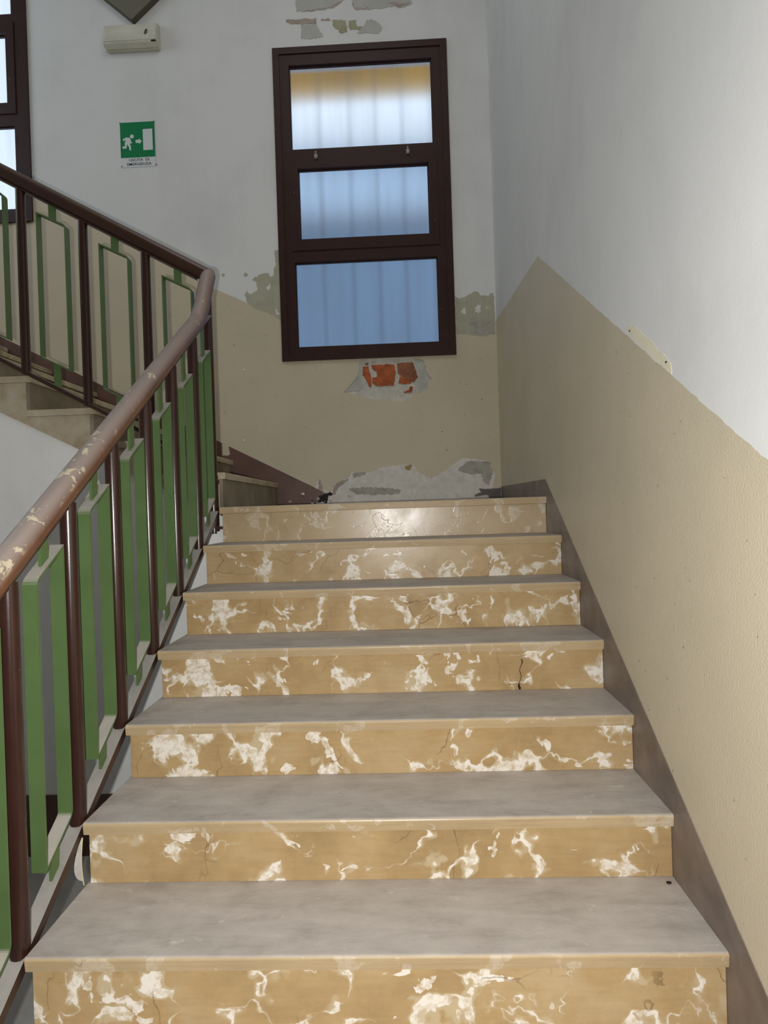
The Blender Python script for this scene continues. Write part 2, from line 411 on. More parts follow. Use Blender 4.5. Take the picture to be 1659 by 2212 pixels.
# wall under the upper flight
ST = lambda x: 1.366+.504*(-.724-x)            # lower edge of the stone string
bm = MB(); plate(bm, 'y', [(XL, ZF), (-.002, ZF), (-.002, ST(-.002)), (-3.9, ST(-3.9)), (XL, ST(-3.9))], [], 1.668, 1.78)
wall_in = tag(mesh('wall_inner', bm, M_WINNER), kind='structure')
bm = MB(); box(bm, XL, -.004, 1.658, 1.6675, ZF, -.385); tag(mesh('baseboard_inner', bm, M_SKIRTB), kind='structure')

# the damaged spots of the back wall
def patch(name, pts, mat, w, parent=wall_back, ax='y', base=YE, seed=1, amp=.005, step=.014):
    bm = MB(); plate(bm, ax, rough_outline(pts, step, amp, seed), [], base-w, base+.002)
    return mesh(name, bm, mat, parent)
PATCH_L = [(0.038, 2.9), (0.072, 2.898), (0.072, 2.576), (0.072, 2.394), (-0.003, 2.442), (-0.126, 2.492), (-0.17, 2.536), (-0.185, 2.587), (-0.167, 2.618), (-0.145, 2.588), (-0.122, 2.601), (-0.09, 2.62), (-0.097, 2.668), (-0.111, 2.685), (-0.133, 2.692), (-0.11, 2.716), (-0.09, 2.709), (-0.078, 2.731), (-0.005, 2.734), (0.003, 2.708), (0.026, 2.715), (0.033, 2.765), (0.049, 2.801)]
PATCH_R = [(1.32, 2.509), (1.355, 2.491), (1.383, 2.501), (1.417, 2.521), (1.467, 2.539), (1.489, 2.532), (1.494, 2.513), (1.522, 2.509), (1.554, 2.496), (1.572, 2.52), (1.594, 2.522), (1.596, 2.231), (1.54, 2.222), (1.485, 2.219), (1.392, 2.237), (1.323, 2.243)]
PATCH_B = [(0.102, 1.087), (0.168, 1.13), (0.259, 1.14), (0.301, 1.247), (0.32, 1.24), (0.331, 1.176), (0.388, 1.148), (0.415, 1.198), (0.52, 1.246), (0.546, 1.283), (0.611, 1.288), (0.662, 1.28), (0.778, 1.314), (0.906, 1.328), (0.982, 1.326), (1.031, 1.26), (1.106, 1.226), (1.171, 1.249), (1.236, 1.298), (1.339, 1.358), (1.415, 1.355), (1.528, 1.326), (1.563, 1.236), (1.547, 1.135), (1.545, 1.06), (0.128, 1.06)]
patch('plaster_patch', PATCH_L, M_PLAS_G, .001, seed=2)
patch('plaster_patch', PATCH_R, M_PLAS_G, .001, seed=3)
patch('plaster_patch', PATCH_B, M_PLAS_W, .0015, seed=4)
patch('plaster_patch', [(1.40, 2.31), (1.46, 2.33), (1.55, 2.32), (1.593, 2.34), (1.594, 2.235), (1.54, 2.228), (1.43, 2.24)], M_PLAS_D, .0016, seed=33)
for i, (pts, mt) in enumerate([
    ([(-0.028, 2.628), (-0.007, 2.65), (0.001, 2.677), (0.004, 2.655), (-0.008, 2.619), (-0.02, 2.617)], M_PLAS_W),
    ([(0.035, 2.474), (0.046, 2.476), (0.048, 2.451), (0.067, 2.439), (0.047, 2.431), (0.034, 2.452)], M_PLAS_W),
    ([(1.456, 2.423), (1.481, 2.444), (1.503, 2.44), (1.502, 2.399), (1.482, 2.38), (1.457, 2.398)], M_PLAS_W),
    ([(1.361, 2.402), (1.384, 2.429), (1.392, 2.417), (1.391, 2.381), (1.377, 2.382)], M_PLAS_W),
    ([(1.533, 2.428), (1.571, 2.418), (1.568, 2.41), (1.546, 2.413)], M_PLAS_W),
    ([(1.312, 1.295), (1.389, 1.337), (1.528, 1.326), (1.551, 1.261), (1.522, 1.161), (1.485, 1.175), (1.462, 1.245), (1.386, 1.242), (1.298, 1.27)], M_PLAS_D),
    ([(0.517, 1.169), (0.646, 1.178), (0.824, 1.165), (0.9, 1.15), (0.874, 1.119), (0.695, 1.119), (0.567, 1.129)], M_PLAS_D),
    ([(0.546, 1.277), (0.598, 1.288), (0.649, 1.277), (0.61, 1.256), (0.558, 1.245)], M_PLAS_D),
    ([(0.925, 1.315), (0.957, 1.33), (0.979, 1.313), (0.962, 1.288), (0.93, 1.296)], M_RUST),
    ([(0.169, 1.143), (0.247, 1.153), (0.298, 1.138), (0.388, 1.148), (0.413, 1.134), (0.368, 1.117), (0.36, 1.072), (0.296, 1.077), (0.258, 1.114), (0.181, 1.117)], M_MOLD),
    ([(0.4, 1.135), (0.409, 1.192), (0.455, 1.22), (0.519, 1.24), (0.48, 1.203), (0.44, 1.172), (0.419, 1.128)], M_PLAS_P),
    ([(0.295, 1.15), (0.301, 1.247), (0.32, 1.24), (0.331, 1.176), (0.34, 1.15)], M_PLAS_P),
    ([(0.177, 4.541), (0.267, 4.538), (0.398, 4.533), (0.396, 4.498), (0.286, 4.495), (0.186, 4.516)], M_PLAS_P),
    ([(0.512, 4.516), (0.607, 4.51), (0.614, 4.426), (0.574, 4.413), (0.545, 4.449), (0.516, 4.471)], M_PLAS_O),
    ([(0.627, 4.504), (0.677, 4.506), (0.685, 4.461), (0.725, 4.454), (0.714, 4.439), (0.635, 4.439)], M_PLAS_O),
    ([(0.286, 4.492), (0.396, 4.492), (0.443, 4.401), (0.363, 4.391), (0.283, 4.4)], M_PLAS_T),
    ([(0.259, 4.591), (0.39, 4.591), (0.51, 4.601), (0.592, 4.655), (0.60, 4.74), (0.243, 4.76)], M_PLAS_T),
    ([(0.652, 4.652), (0.652, 4.74), (1.03, 4.72), (1.087, 4.6), (1.007, 4.571), (0.948, 4.589), (0.789, 4.574), (0.679, 4.585)], M_PLAS_T),
    ([(0.427, 4.526), (0.488, 4.527), (0.497, 4.514), (0.437, 4.516)], M_PLAS_P),
    ([(0.756, 4.501), (0.786, 4.51), (0.826, 4.487), (0.864, 4.441), (0.843, 4.402), (0.684, 4.412), (0.725, 4.449)], M_PLAS_T),
    ([(.90, 4.612), (.96, 4.618), (1.01, 4.60), (1.08, 4.612), (1.06, 4.596), (1.0, 4.578), (.95, 4.595)], M_PLAS_P),
    ([(.663, 4.64), (.672, 4.60), (.70, 4.592), (.78, 4.585), (.70, 4.578), (.676, 4.583), (.655, 4.62)], M_PLAS_P),
    ([(.30, 4.592), (.40, 4.602), (.50, 4.612), (.57, 4.645), (.585, 4.645), (.51, 4.600), (.39, 4.590)], M_PLAS_P)]):
    patch('paint_scar', pts, mt, .0022+.00003*i, seed=40+i, amp=.006, step=.011)
for (cx, cz, r_) in ((-.173, 2.731, .0155), (-.336, 2.737, .012)):
    patch('paint_scar', [(cx+r_*math.cos(a), cz+r_*math.sin(a)) for a in (k*math.pi/5 for k in range(10))], M_PLAS_G, .001, seed=9, amp=.002)
rs = random.Random(11)
for i in range(16):
    cx = rs.gauss(.31, .09); cz = rs.uniform(1.07, 1.15); r_ = rs.uniform(.006, .016)
    patch('mould_spot', [(cx+r_*rs.uniform(.5, 1.3)*math.cos(a), cz+r_*rs.uniform(.4, 1.0)*math.sin(a)) for a in (k*math.pi/4 for k in range(8))], (M_MOLD, M_PLAS_D, M_PLAS_W)[i % 3], .0098+.00002*i, seed=90+i, amp=.002, step=.008)
# hole with bared bricks
bm = MB(); box(bm, .46, 1.17, YE+.010, YE+.05, 1.74, 2.13); mesh('mortar_bed', bm, M_MORT, wall_back)
patch('render_coat', [(1.019, 2.08), (1.085, 2.06), (1.104, 1.976), (1.130, 1.936), (1.091, 1.848), (1.005, 1.832), (1.02, 1.91), (1.05, 1.955), (1.035, 2.01)], M_HOLEP, .003, base=YE+.010, seed=21)
patch('render_coat', [(0.56, 1.915), (0.617, 1.985), (0.62, 2.055), (0.64, 2.07), (.643, 1.975), (.665, 1.93), (.62, 1.87), (.52, 1.862)], M_HOLEP, .003, base=YE+.010, seed=22)
BRK = [([(0.646, 2.039), (0.688, 2.039), (0.707, 1.953), (0.708, 1.913), (0.694, 1.888), (0.683, 1.906), (0.667, 1.946), (0.644, 1.98)], M_BRICK),
       ([(0.708, 2.047), (0.872, 2.049), (0.883, 1.99), (0.863, 1.896), (0.742, 1.897), (0.712, 1.922), (0.713, 1.957), (0.749, 1.964), (0.746, 2.0), (0.715, 2.018)], M_BRICK),
       ([(0.894, 2.053), (1.004, 2.057), (1.024, 2.002), (1.04, 1.953), (1.01, 1.915), (0.98, 1.93), (.93, 1.955), (0.911, 1.967), (0.896, 1.98)], M_BRICKD),
       ([(.912, 1.962), (.93, 1.95), (.975, 1.93), (1.0, 1.925), (0.985, 1.905), (0.94, 1.904), (0.898, 1.91), (.905, 1.935)], M_BRICK),
       ([(0.978, 1.881), (0.998, 1.884), (1.0, 1.867), (0.986, 1.841), (0.942, 1.839), (0.936, 1.85), (0.973, 1.859)], M_BRICK),
       ([(0.662, 2.058), (0.686, 2.07), (0.688, 2.052), (0.672, 2.049)], M_BRICKD)]
for i, (pts, mt) in enumerate(BRK): patch('brick', pts, mt, .005+.001*(i % 3), base=YE+.010, seed=60+i, amp=.003, step=.01)
patch('paint_chip', [(0.498, 1.526), (0.492, 1.544), (0.431, 1.52), (0.368, 1.479), (0.32, 1.45), (0.286, 1.416), (0.258, 1.403), (0.229, 1.379), (0.21, 1.362), (0.206, 1.333), (0.254, 1.361), (0.341, 1.42), (0.398, 1.459), (0.459, 1.498)], M_CREAM, .001, wall_right, 'x', XR, 71, .004, .012)
for cx, cz in ((.478, 1.523), (.235, 1.371)):
    patch('paint_chip', [(cx-.006, cz), (cx, cz+.004), (cx+.006, cz), (cx, cz-.003)], M_GRIME, .0016, wall_right, 'x', XR, 72, .001)

# skirtings
SKR = lambda y: 1.135+.636*(y-1.625)
bm = MB(); plate(bm, 'x', [(-1.15, SKR(-1.15)-.40), (1.625, SKR(1.625)-.40), (1.9, .8), (YE-.001, .8), (YE-.001, 1.149), (1.625, 1.135), (-1.15, SKR(-1.15))], [], W+.0006, XR+.001)
tag(mesh('baseboard_right', bm, M_SKIRT), kind='structure')
SKB = lambda x: 1.169+.52*(.308-x)
bb = [(.345, 1.145), (.335, 1.10), (.30, 1.055), (.02, 1.055), (.02, 1.0), (-3.9, SKB(-3.9)-.5), (-3.9, SKB(-3.9)), (-.386, SKB(-.386))]
bm = MB(); plate(bm, 'y', [(-.336, SKB(-.336)), (.262, SKB(.262)), (.345, 1.145), (.30, 1.09), (.26, 1.055), (.02, 1.055), (.02, 1.0), (-3.9, SKB(-3.9)-.5), (-3.9, SKB(-3.9)), (-.386, SKB(-.386)), (-.386, 1.439), (-.338, 1.437), (-.327, 1.447)], [], YE-.009, YE+.001)
skb = tag(mesh('baseboard_back', bm, M_SKIRTB), kind='structure')
bm = MB(); plate(bm, 'y', rough_outline([(1.446, 1.138), (1.534, 1.135), (1.601, 1.139), (1.601, 1.055), (1.52, 1.055), (1.508, 1.092), (1.419, 1.082), (1.413, 1.095), (1.464, 1.112)], .015, .003, 8), [], YE-.008, YE+.001)
mesh('skirting_remnant', bm, M_DARKSK, skb)

# ---------------------------------------------------------------- stairs
stair = empty('staircase', (W/2, 0, ZF))
tag(stair, 'lower flight of tan marble steps with white veins climbing to the landing', 'stairs')
base = Vector((W/2, 0, ZF))
def child(o, par, basev): o.parent = par; o.location = Vector(o.location)-basev; return o
def nosing_slab(bm, ax, n0, n1, a0, a1, z0, z1, dirn=-1, r=.008):
    """slab whose front edge (at n0) is rounded; ax is the run axis"""
    prof = [(n1, z0), (n1, z1)]
    steps = 5
    top = [(n0 + dirn*-1*r*(1-math.sin(t)), z1-r*(1-math.cos(t))) for t in (math.pi/2*k/steps for k in range(steps+1))]
    # from top surface down round the nose
    top = [(n0-dirn*r*(1-math.sin(t)), z1-r*(1-math.cos(t))) for t in (math.pi/2*k/steps for k in range(steps+1))]
    prof += top
    prof += [(n0-dirn*.003, z0), ]
    A = [bm.verts.new((a0, p, z) if ax == 'y' else (p, a0, z)) for p, z in prof]
    B = [bm.verts.new((a1, p, z) if ax == 'y' else (p, a1, z)) for p, z in prof]
    n = len(prof)
    bm.faces.new(A); bm.faces.new(list(reversed(B)))
    for i in range(n): bm.faces.new((A[i], B[i], B[(i+1) % n], A[(i+1) % n]))
TT = .033
# one tread, one riser; the others are copies
bm = MB(); nosing_slab(bm, 'y', 0, D+OV+.018, 0, W, -TT, 0)
t0 = mesh('tread', bm, M_TREAD); bm = MB(); box(bm, .0075, W, OV, OV+.018, 0, H-TT-.0005, .001, 1); r0 = mesh('riser', bm, M_RISER)
first = True
for k in range(-3, 6):
    loc = Vector((0, k*D, k*H))-base
    if first: t0.parent = stair; t0.location = loc; r0.parent = stair; r0.location = Vector((0, k*D, (k-1)*H))-base; first = False
    else:
        copyob(t0, 'tread', loc, stair); copyob(r0, 'riser', Vector((0, k*D, (k-1)*H))-base, stair)
copyob(r0, 'riser', Vector((0, 6*D, 5*H))-base, stair)
# landing
bm = MB(); nosing_slab(bm, 'y', 0, YE-6*D-.012, 0, W, -TT, 0)
o = mesh('landing_slab', bm, M_TREAD, stair); o.location = Vector((0, 6*D, ZL))-base
# body below
bm = MB(); plate(bm, 'x', [(-3*D+.08, ZF+.001), (-2*D, ZF+.001), (6*D, 5*H-.2), (YE-.02, ZL-.25), (YE-.02, ZL-TT-.002), (6*D+.045, ZL-TT-.002), (6*D+.045, 5*H-.06), (-3*D+.08, -3.98*H)], [], .03, W-.001)
o = mesh('stair_body', bm, M_CONC, stair); o.location = -base

# upper flight along the back wall
G2 = .325; NX = lambda k: .02-G2*(k-1); NZ = lambda k: ZL+H*k
YS = 1.655
up = empty('staircase', (-1, 2.3, ZF)); ub = Vector((-1, 2.3, ZF))
tag(up, 'upper flight of pale stone steps rising to the left along the back wall', 'stairs')
bm = MB(); nosing_slab(bm, 'x', 0, -(G2+OV+.018), YS, YE-.012, -TT, 0, dirn=1)
t1 = mesh('tread', bm, M_SIDE)
bm = MB(); box(bm, -OV-.018, -OV, YS+.004, YE-.012, 0, H-TT-.0005, .001, 1); r1 = mesh('riser', bm, M_RISER2)
for k in range(1, 12):
    lt = Vector((NX(k), 0, NZ(k)))-ub; lr = Vector((NX(k), 0, NZ(k-1)))-ub
    if k == 1: t1.parent = up; t1.location = lt; r1.parent = up; r1.location = lr
    else: copyob(t1, 'tread', lt, up); copyob(r1, 'riser', lr, up)
    xa, xb = NX(k)-OV-.0185, NX(k+1)-OV-.0015
    z1 = NZ(k)-TT-.001
    bm = MB(); plate(bm, 'y', [(xa, ST(xa)), (xa, z1), (NX(k+1)-OV-.0185, z1), (NX(k+1)-OV-.0185, ST(NX(k+1)-OV-.0185))], [], YS+.006, YS+.03)
    o = mesh('string_panel', bm, M_SIDE, up); o.location = -ub
bm = MB(); plate(bm, 'y', [(-.02, ST(-.02)+.002), (-.02, NZ(0)+.02), (-3.5, NZ(11)-.22), (-3.5, ST(-3.5)+.002)], [], YS+.032, YE-.012)
o = mesh('stair_body', bm, M_CONC, up); o.location = -ub

# ---------------------------------------------------------------- railings
X0 = -.030
POSTY = lambda k: k*D+.033
BART = lambda y: y*PL-.025                          # top of the flat bottom rail
HR = lambda y: .909+.7117*(y-.025)                  # centre of the handrail
RR = .036
rail = empty('stair_railing', (X0, .8, 0)); rb = Vector((X0, .8, 0))
tag(rail, 'brown and green metal railing with worn round handrail beside the lower flight', 'railing')
def add(o, par, bs): o.parent = par; o.location = Vector(o.location)-bs; return o
def slope_bar(bm, ax, a0, a1, f, w0, w1, th):
    pts = [(a0, f(a0)), (a1, f(a1)), (a1, f(a1)-th), (a0, f(a0)-th)]
    plate(bm, ax, pts, [], w0, w1)
bm = MB(); slope_bar(bm, 'x', -1.02, 1.615, BART, X0-.02, X0+.02, .032); add(mesh('bottom_rail', bm, M_BAR), rail, rb)
US = lambda y: HR(y)-.043
bm = MB(); slope_bar(bm, 'x', -.98, 1.63, US, X0-.014, X0+.014, .007); add(mesh('handrail_strip', bm, M_BAR), rail, rb)
for k in range(-3, 6):
    y = POSTY(k)
    bm = MB(); tube(bm, [(0, 0, BART(y)-.012-k*H), (0, 0, US(y)-.002-k*H)], .0225, 20); o = mesh('post', bm, M_POST, rail); smooth_by_angle(o); o.location = Vector((X0, y, k*H))-rb
# green frames between the posts
def loop_outline(s0, s1, zb, zt, slope, t, r=.012, flip=False):
    """closed flat-bar frame in (s,z); zb/zt at s=0; returns outer and inner outlines; rounded at low-top and high-bottom"""
    def shape(m):
        a0, a1 = s0+m, s1-m; mv = m*math.sqrt(1+slope*slope)
        B = lambda s: zb+slope*s+mv
        T = lambda s: zt+slope*s-mv
        lo, hi = (a0, a1) if slope > 0 else (a1, a0)
        sg = 1 if slope > 0 else -1
        rr = max(.003, r-m)
        # lower-end top corner rounded
        def arc(p, q, c):  # quadratic through corner c
            return [((1-t_)**2*p[0]+2*t_*(1-t_)*c[0]+t_*t_*q[0], (1-t_)**2*p[1]+2*t_*(1-t_)*c[1]+t_*t_*q[1]) for t_ in (0, .25, .5, .75, 1)]
        c1 = (lo, T(lo)); p1 = (lo, T(lo)-rr*1.6); q1 = (lo+sg*rr*1.4, T(lo+sg*rr*1.4))
        c2 = (hi, B(hi)); p2 = (hi, B(hi)+rr*1.6); q2 = (hi-sg*rr*1.4, B(hi-sg*rr*1.4))
        return [(lo, B(lo))]+arc(p1, q1, c1)+[(hi, T(hi))]+arc(p2, q2, c2)
    return shape(0), shape(t)
def frame_part(ax, s0, s1, zb, zt, slope, t, w, name):
    o_, i_ = loop_outline(s0, s1, zb, zt, slope, t)
    bm = MB(); plate(bm, ax, o_, [i_], -w/2, w/2); return mesh(name, bm, M_GREEN)
LB, LT = .055, .787
fr = frame_part('x', -.064, .064, LB, LT, PL, .007, .038, 'baluster_frame')
prevf = None
for k in range(-3, 6):
    yc = POSTY(k)+D/2+.012
    if k == -3: f = fr; f.parent = rail; f.location = Vector((X0, yc, yc*PL))-rb
    else: f = copyob(fr, 'baluster_frame', Vector((X0, yc, yc*PL))-rb, rail)
    zt = HR(yc)-.04-yc*PL
    bm = MB(); plate(bm, 'x', [(-.017, LT-.017*PL-.003), (.017, LT+.017*PL-.003), (.017, zt), (-.017, zt)], [], -.004, .004); mesh('stem', bm, M_GREEN, f)
    bm = MB(); plate(bm, 'x', [(-.017, LB-.017*PL+.003), (.017, LB+.017*PL+.003), (.017, -.025+.017*PL), (-.017, -.03-.017*PL)], [], -.004, .004); mesh('stem', bm, M_GREEN, f)
# round handrail
bm = MB(); tube(bm, [(X0, y, HR(y)) for y in (-1.06, -.7, -.3, .1, .5, .9, 1.2, 1.452)], RR, 28)
o = add(mesh('handrail', bm, M_RAIL), rail, rb); smooth_by_angle(o, 50)
NY = 1.645
e0 = (X0, 1.44, HR(1.44)-.004)
bm = MB(); tube(bm, [e0, (X0, 1.465, HR(1.462)+.006), (X0, 1.53, 2.02), (X0, 1.60, 2.145), (X0, 1.64, 2.205), (X0, 1.660, 2.228), (X0, 1.672, 2.236)], [RR*.98, RR*1.03, RR*1.03, RR*1.03, RR*1.0, RR*.8, RR*.35], 28)
o = add(mesh('handrail_bend', bm, M_RAIL), rail, rb); smooth_by_angle(o, 50)
bm = MB(); tube(bm, [(X0-.012, NY, .93), (X0-.012, NY, 1.21)], .026, 20)
tube(bm, [(X0-.012, NY, 1.20), (X0-.012, NY, 2.19)], .0235, 20)
o = add(mesh('newel_post', bm, M_POST), rail, rb); smooth_by_angle(o)
bm = MB(); tube(bm, [(X0-.012, NY, z) for z in (1.165, 1.17, 1.185, 1.19)], [.026, .031, .031, .026], 20); o = add(mesh('collar', bm, M_POST), rail, rb); smooth_by_angle(o)
bm = MB(); tube(bm, [(X0-.012, NY, .918), (X0-.012, NY, .932)], .012, 12); add(mesh('anchor_bolt', bm, M_BAR), rail, rb)
bm = MB(); box(bm, X0+.006, .007, NY-.035, NY-.012, .94, .955); add(mesh('anchor_lug', bm, M_BAR), rail, rb)

rail2 = empty('stair_railing', (-1.2, NY, 1.2)); r2 = Vector((-1.2, NY, 1.2))
tag(rail2, 'brown and green metal railing with dark handrail along the upper flight', 'railing')
B2 = lambda x: 1.566+.55*(-.596-x)
H2 = lambda x: 2.23+.556*(-.071-x)
P2 = lambda k: -.032-.3145*k
xe = -2.75
bm = MB(); slope_bar(bm, 'y', xe, X0-.038, B2, NY-.018, NY+.008, .022); add(mesh('bottom_rail', bm, M_BAR), rail2, r2)
bm = MB(); slope_bar(bm, 'y', xe, X0-.06, lambda x: H2(x)-.040, NY-.018, NY+.018, .008); add(mesh('handrail_strip', bm, M_BAR), rail2, r2)
bm = MB(); tube(bm, [(x, NY, H2(x)) for x in (X0+.004, -.3, -.8, -1.4, -2.0, xe)], RR*.98, 28); o = add(mesh('handrail', bm, M_RAIL2), rail2, r2); smooth_by_angle(o, 50)
for k in range(1, 9):
    x = P2(k); bm = MB(); tube(bm, [(0, 0, B2(x)-.02), (0, 0, H2(x)-.045)], .0225, 20); o = mesh('post', bm, M_POST, rail2); smooth_by_angle(o); o.location = Vector((x, NY, 0))-r2
fr2 = None
for k in range(0, 8):
    xc = P2(k)-.3145/2+.004
    zb = B2(xc)+.108; zt = H2(xc)-.112
    if fr2 is None:
        fr2 = frame_part('y', -.075, .075, 0, zt-zb, -.5, .007, .038, 'baluster_frame'); f = fr2; f.parent = rail2; f.location = Vector((xc, NY, zb))-r2
    else: f = copyob(fr2, 'baluster_frame', Vector((xc, NY, zb))-r2, rail2)
    bm = MB(); plate(bm, 'y', [(-.018, zt-zb+.006), (.018, zt-zb-.012), (.018, zt-zb+.066), (-.018, zt-zb+.086)], [], -.004, .004); mesh('stem', bm, M_GREEN, f)
    bm = MB(); plate(bm, 'y', [(-.018, .012), (.018, -.006), (.018, -.118), (-.018, -.10)], [], -.004, .004); mesh('stem', bm, M_GREEN, f)

# ---------------------------------------------------------------- windows
def rect(x0, x1, z0, z1): return [(x0, z0), (x1, z0), (x1, z1), (x0, z1)]
def window(n, x0, z0):
    w = empty('window_%d' % n, (x0+WW/2, YE, z0)); b = Vector((x0+WW/2, YE, z0)); tag(w, kind='structure')
    R_ = lambda u0, u1, v0, v1: rect(x0+u0, x0+u1, z0+v0, z0+v1)
    A = [R_(.112, WW-.112, .097, .705), R_(.112, WW-.112, .80, 1.425), R_(.112, WW-.112, 1.51, 2.112)]
    bm = MB(); plate(bm, 'y', R_(0, WW, 0, WH), [R_(.046, WW-.046, .046, WH-.046)], YE-.016, YE+.04); add(mesh('outer_frame', bm, M_FRAME), w, b)
    bm = MB(); plate(bm, 'y', R_(.046, WW-.046, .046, WH-.046), A, YE-.007, YE+.034)
    add(mesh('inner_frame', bm, M_FRAME), w, b)
    bm = MB(); plate(bm, 'y', R_(.095, WW-.095, .785, 1.452), [R_(.156, WW-.156, .865, 1.37)], YE-.014, YE+.034)
    add(mesh('sash', bm, M_FRAME), w, b)
    # glazing beads
    for u, (v0, v1) in ((.112, (.097, .705)), (.156, (.865, 1.37)), (.112, (1.51, 2.112))):
        bm = MB(); plate(bm, 'y', R_(u-.001, WW-u+.001, v0-.001, v1+.001), [R_(u+.007, WW-u-.007, v0+.007, v1-.007)], YE+.012, YE+.03); add(mesh('glazing_bead', bm, M_FRAME), w, b)
        bm = MB()
        vs = [bm.verts.new((x, YE+.031, z)) for x, z in R_(u, WW-u, v0, v1)]; bm.faces.new(vs)
        o = add(mesh('pane', bm, M_GLASS), w, b)
    for u in (.291, .945):
        bm = MB(); box(bm, x0+u-.012, x0+u+.012, YE-.03, YE-.006, z0+1.432, z0+1.462, .003, 1); tube(bm, [(x0+u, YE-.028, z0+1.462), (x0+u, YE-.03, z0+1.478)], .006, 8)
        add(mesh('latch', bm, M_STEEL), w, b)
    return w
window(1, *WIN[0]); window(2, *WIN[1])

# outside: iron bars close to the lower window and the buildings across the court
bars = empty('window_bars', (.69, YE+.55, 1.6)); bs = Vector((.69, YE+.55, 1.6))
tag(bars, 'blurred upright iron bars seen behind the frosted window glass', 'bars')
for i, x in enumerate((.10, .335, .57, .78, .99, 1.22, 1.45)):
    bm = MB(); box(bm, x-.004, x+.004, YE+.54, YE+.548, 1.6, 5.2); add(mesh('bar', bm, M_IRON), bars, bs)
bm = MB(); box(bm, .0, 1.55, YE+.53, YE+.57, 4.98, 5.02); add(mesh('cross_bar', bm, M_IRON), bars, bs)
bm = MB(); box(bm, .0, 1.55, YE+.53, YE+.57, 1.6, 1.64); add(mesh('cross_bar', bm, M_IRON), bars, bs)
bm = MB(); box(bm, -.9, 3.2, 4.0, 4.25, 4.70, 5.6, .02); tag(mesh('awning_box', bm, M_OCHRE), 'ochre band across the top of the frosted window view', 'awning')
bl = empty('building', (1.2, 9, -3)); bb_ = Vector((1.2, 9, -3)); tag(bl, 'pale blue building blurred behind the frosted window', 'building')
bm = MB(); box(bm, -2.4, 5.2, 9, 12, -3, 6.6); add(mesh('wall', bm, M_FACE1), bl, bb_)
bm = MB(); box(bm, -2.5, 5.3, 8.85, 12.1, 6.6, 6.73); add(mesh('cornice', bm, M_FACE3), bl, bb_)
bl2 = empty('building', (1.2, 7, -3)); b2_ = Vector((1.2, 7, -3)); tag(bl2, 'lower blue grey building seen through the bottom pane', 'building')
bm = MB(); box(bm, -1.8, 4.4, 7, 8.5, -3, 4.7); add(mesh('wall', bm, M_FACE2), bl2, b2_)
bm = MB(); box(bm, -1.85, 4.45, 6.9, 8.6, 4.7, 4.85); add(mesh('cornice', bm, M_FACE3), bl2, b2_)

# ---------------------------------------------------------------- things on the back wall
# emergency lamp
el = empty('emergency_light', (-.93, YE, 4.456)); eb = Vector((-.93, YE, 4.456))
tag(el, 'grimy white emergency light box mounted high above the green exit sign', 'lamp')
bm = MB(); box(bm, -1.128, -.732, YE-.03, YE-.0005, 4.366, 4.546, .012, 3); add(mesh('housing', bm, M_LAMPB), el, eb)
# diffuser: profile with a break near the bottom
prof = [(YE-.028, 4.372), (YE-.062, 4.378), (YE-.078, 4.396), (YE-.080, 4.405), (YE-.066, 4.47), (YE-.055, 4.52), (YE-.048, 4.536), (YE-.028, 4.542)]
bm = MB(); A = [bm.verts.new((-1.123, y, z)) for y, z in prof]; Bv = [bm.verts.new((-.737, y, z)) for y, z in prof]
bm.faces.new(A); bm.faces.new(list(reversed(Bv)))
for i in range(len(prof)): bm.faces.new((A[i], Bv[i], Bv[(i+1) % len(prof)], A[(i+1) % len(prof)]))
bmesh.ops.recalc_face_normals(bm, faces=bm.faces[:])
bmesh.ops.bevel(bm, geom=bm.edges[:], offset=.006, segments=2, affect='EDGES')
o = add(mesh('diffuser', bm, M_LAMPD), el, eb); smooth_by_angle(o, 40)
bm = MB(); box(bm, -.775, -.742, YE-.0815, YE-.07, 4.386, 4.392, .001, 1); add(mesh('grime_mark', bm, M_GRIME), el, eb)
bm = MB(); plate(bm, 'y', rough_outline([(-.826, 4.445), (-.815, 4.474), (-.803, 4.476), (-.806, 4.45), (-.815, 4.43)], .006, .002, 5), [], YE-.0745, YE-.06); add(mesh('grime_mark', bm, M_PANELD), el, eb)
# diamond panel, only its lower tip is in view
dp = empty('wall_panel', (-.923, YE, 4.566)); db = Vector((-.923, YE, 4.566))
tag(dp, 'olive grey panel tapering to a point just above the emergency light', 'panel')
cx, cz = -.923, 4.566
sq = [(cx, cz), (cx+.40, cz+.352), (cx, cz+.70), (cx-.40, cz+.352)]
bm = MB(); plate(bm, 'y', sq, [], YE-.044, YE-.0005); add(mesh('backing', bm, M_PANELD), dp, db)
q2 = [(cx+(x-cx)*.985, cz+.35+(z-cz-.35)*.985) for x, z in sq]
bm = MB(); plate(bm, 'y', q2, [], YE-.046, YE-.04); add(mesh('face', bm, M_PANEL), dp, db)

# exit sign
sx0, sx1, sz0, sz1 = -1.052, -.800, 3.543, 3.866
sg = empty('exit_sign', ((sx0+sx1)/2, YE, sz0)); sb = Vector(((sx0+sx1)/2, YE, sz0))
tag(sg, 'green and white emergency exit sign reading USCITA DI EMERGENZA', 'sign')
bm = MB(); box(bm, sx0, sx1, YE-.003, YE-.0003, sz0, sz1); add(mesh('plate', bm, M_SWHITE), sg, sb)
GW = sx1-sx0; GH = .254; gz0 = sz1-GH
bm = MB(); box(bm, sx0, sx1, YE-.0036, YE-.0025, gz0, sz1); add(mesh('green_field', bm, M_SGREEN), sg, sb)
def sgn(p):
    x, y = p; u = (x-345-(y-320)*.045)/870; v = (y-320+(x-345)*.046)/880
    return (sx0+u*GW, sz1-v*GH)
def symbol(name, pts, mat=M_SWHITE):
    bm = MB(); plate(bm, 'y', [sgn(p) for p in pts], [], YE-.0044, YE-.0034); add(mesh(name, bm, mat), sg, sb)
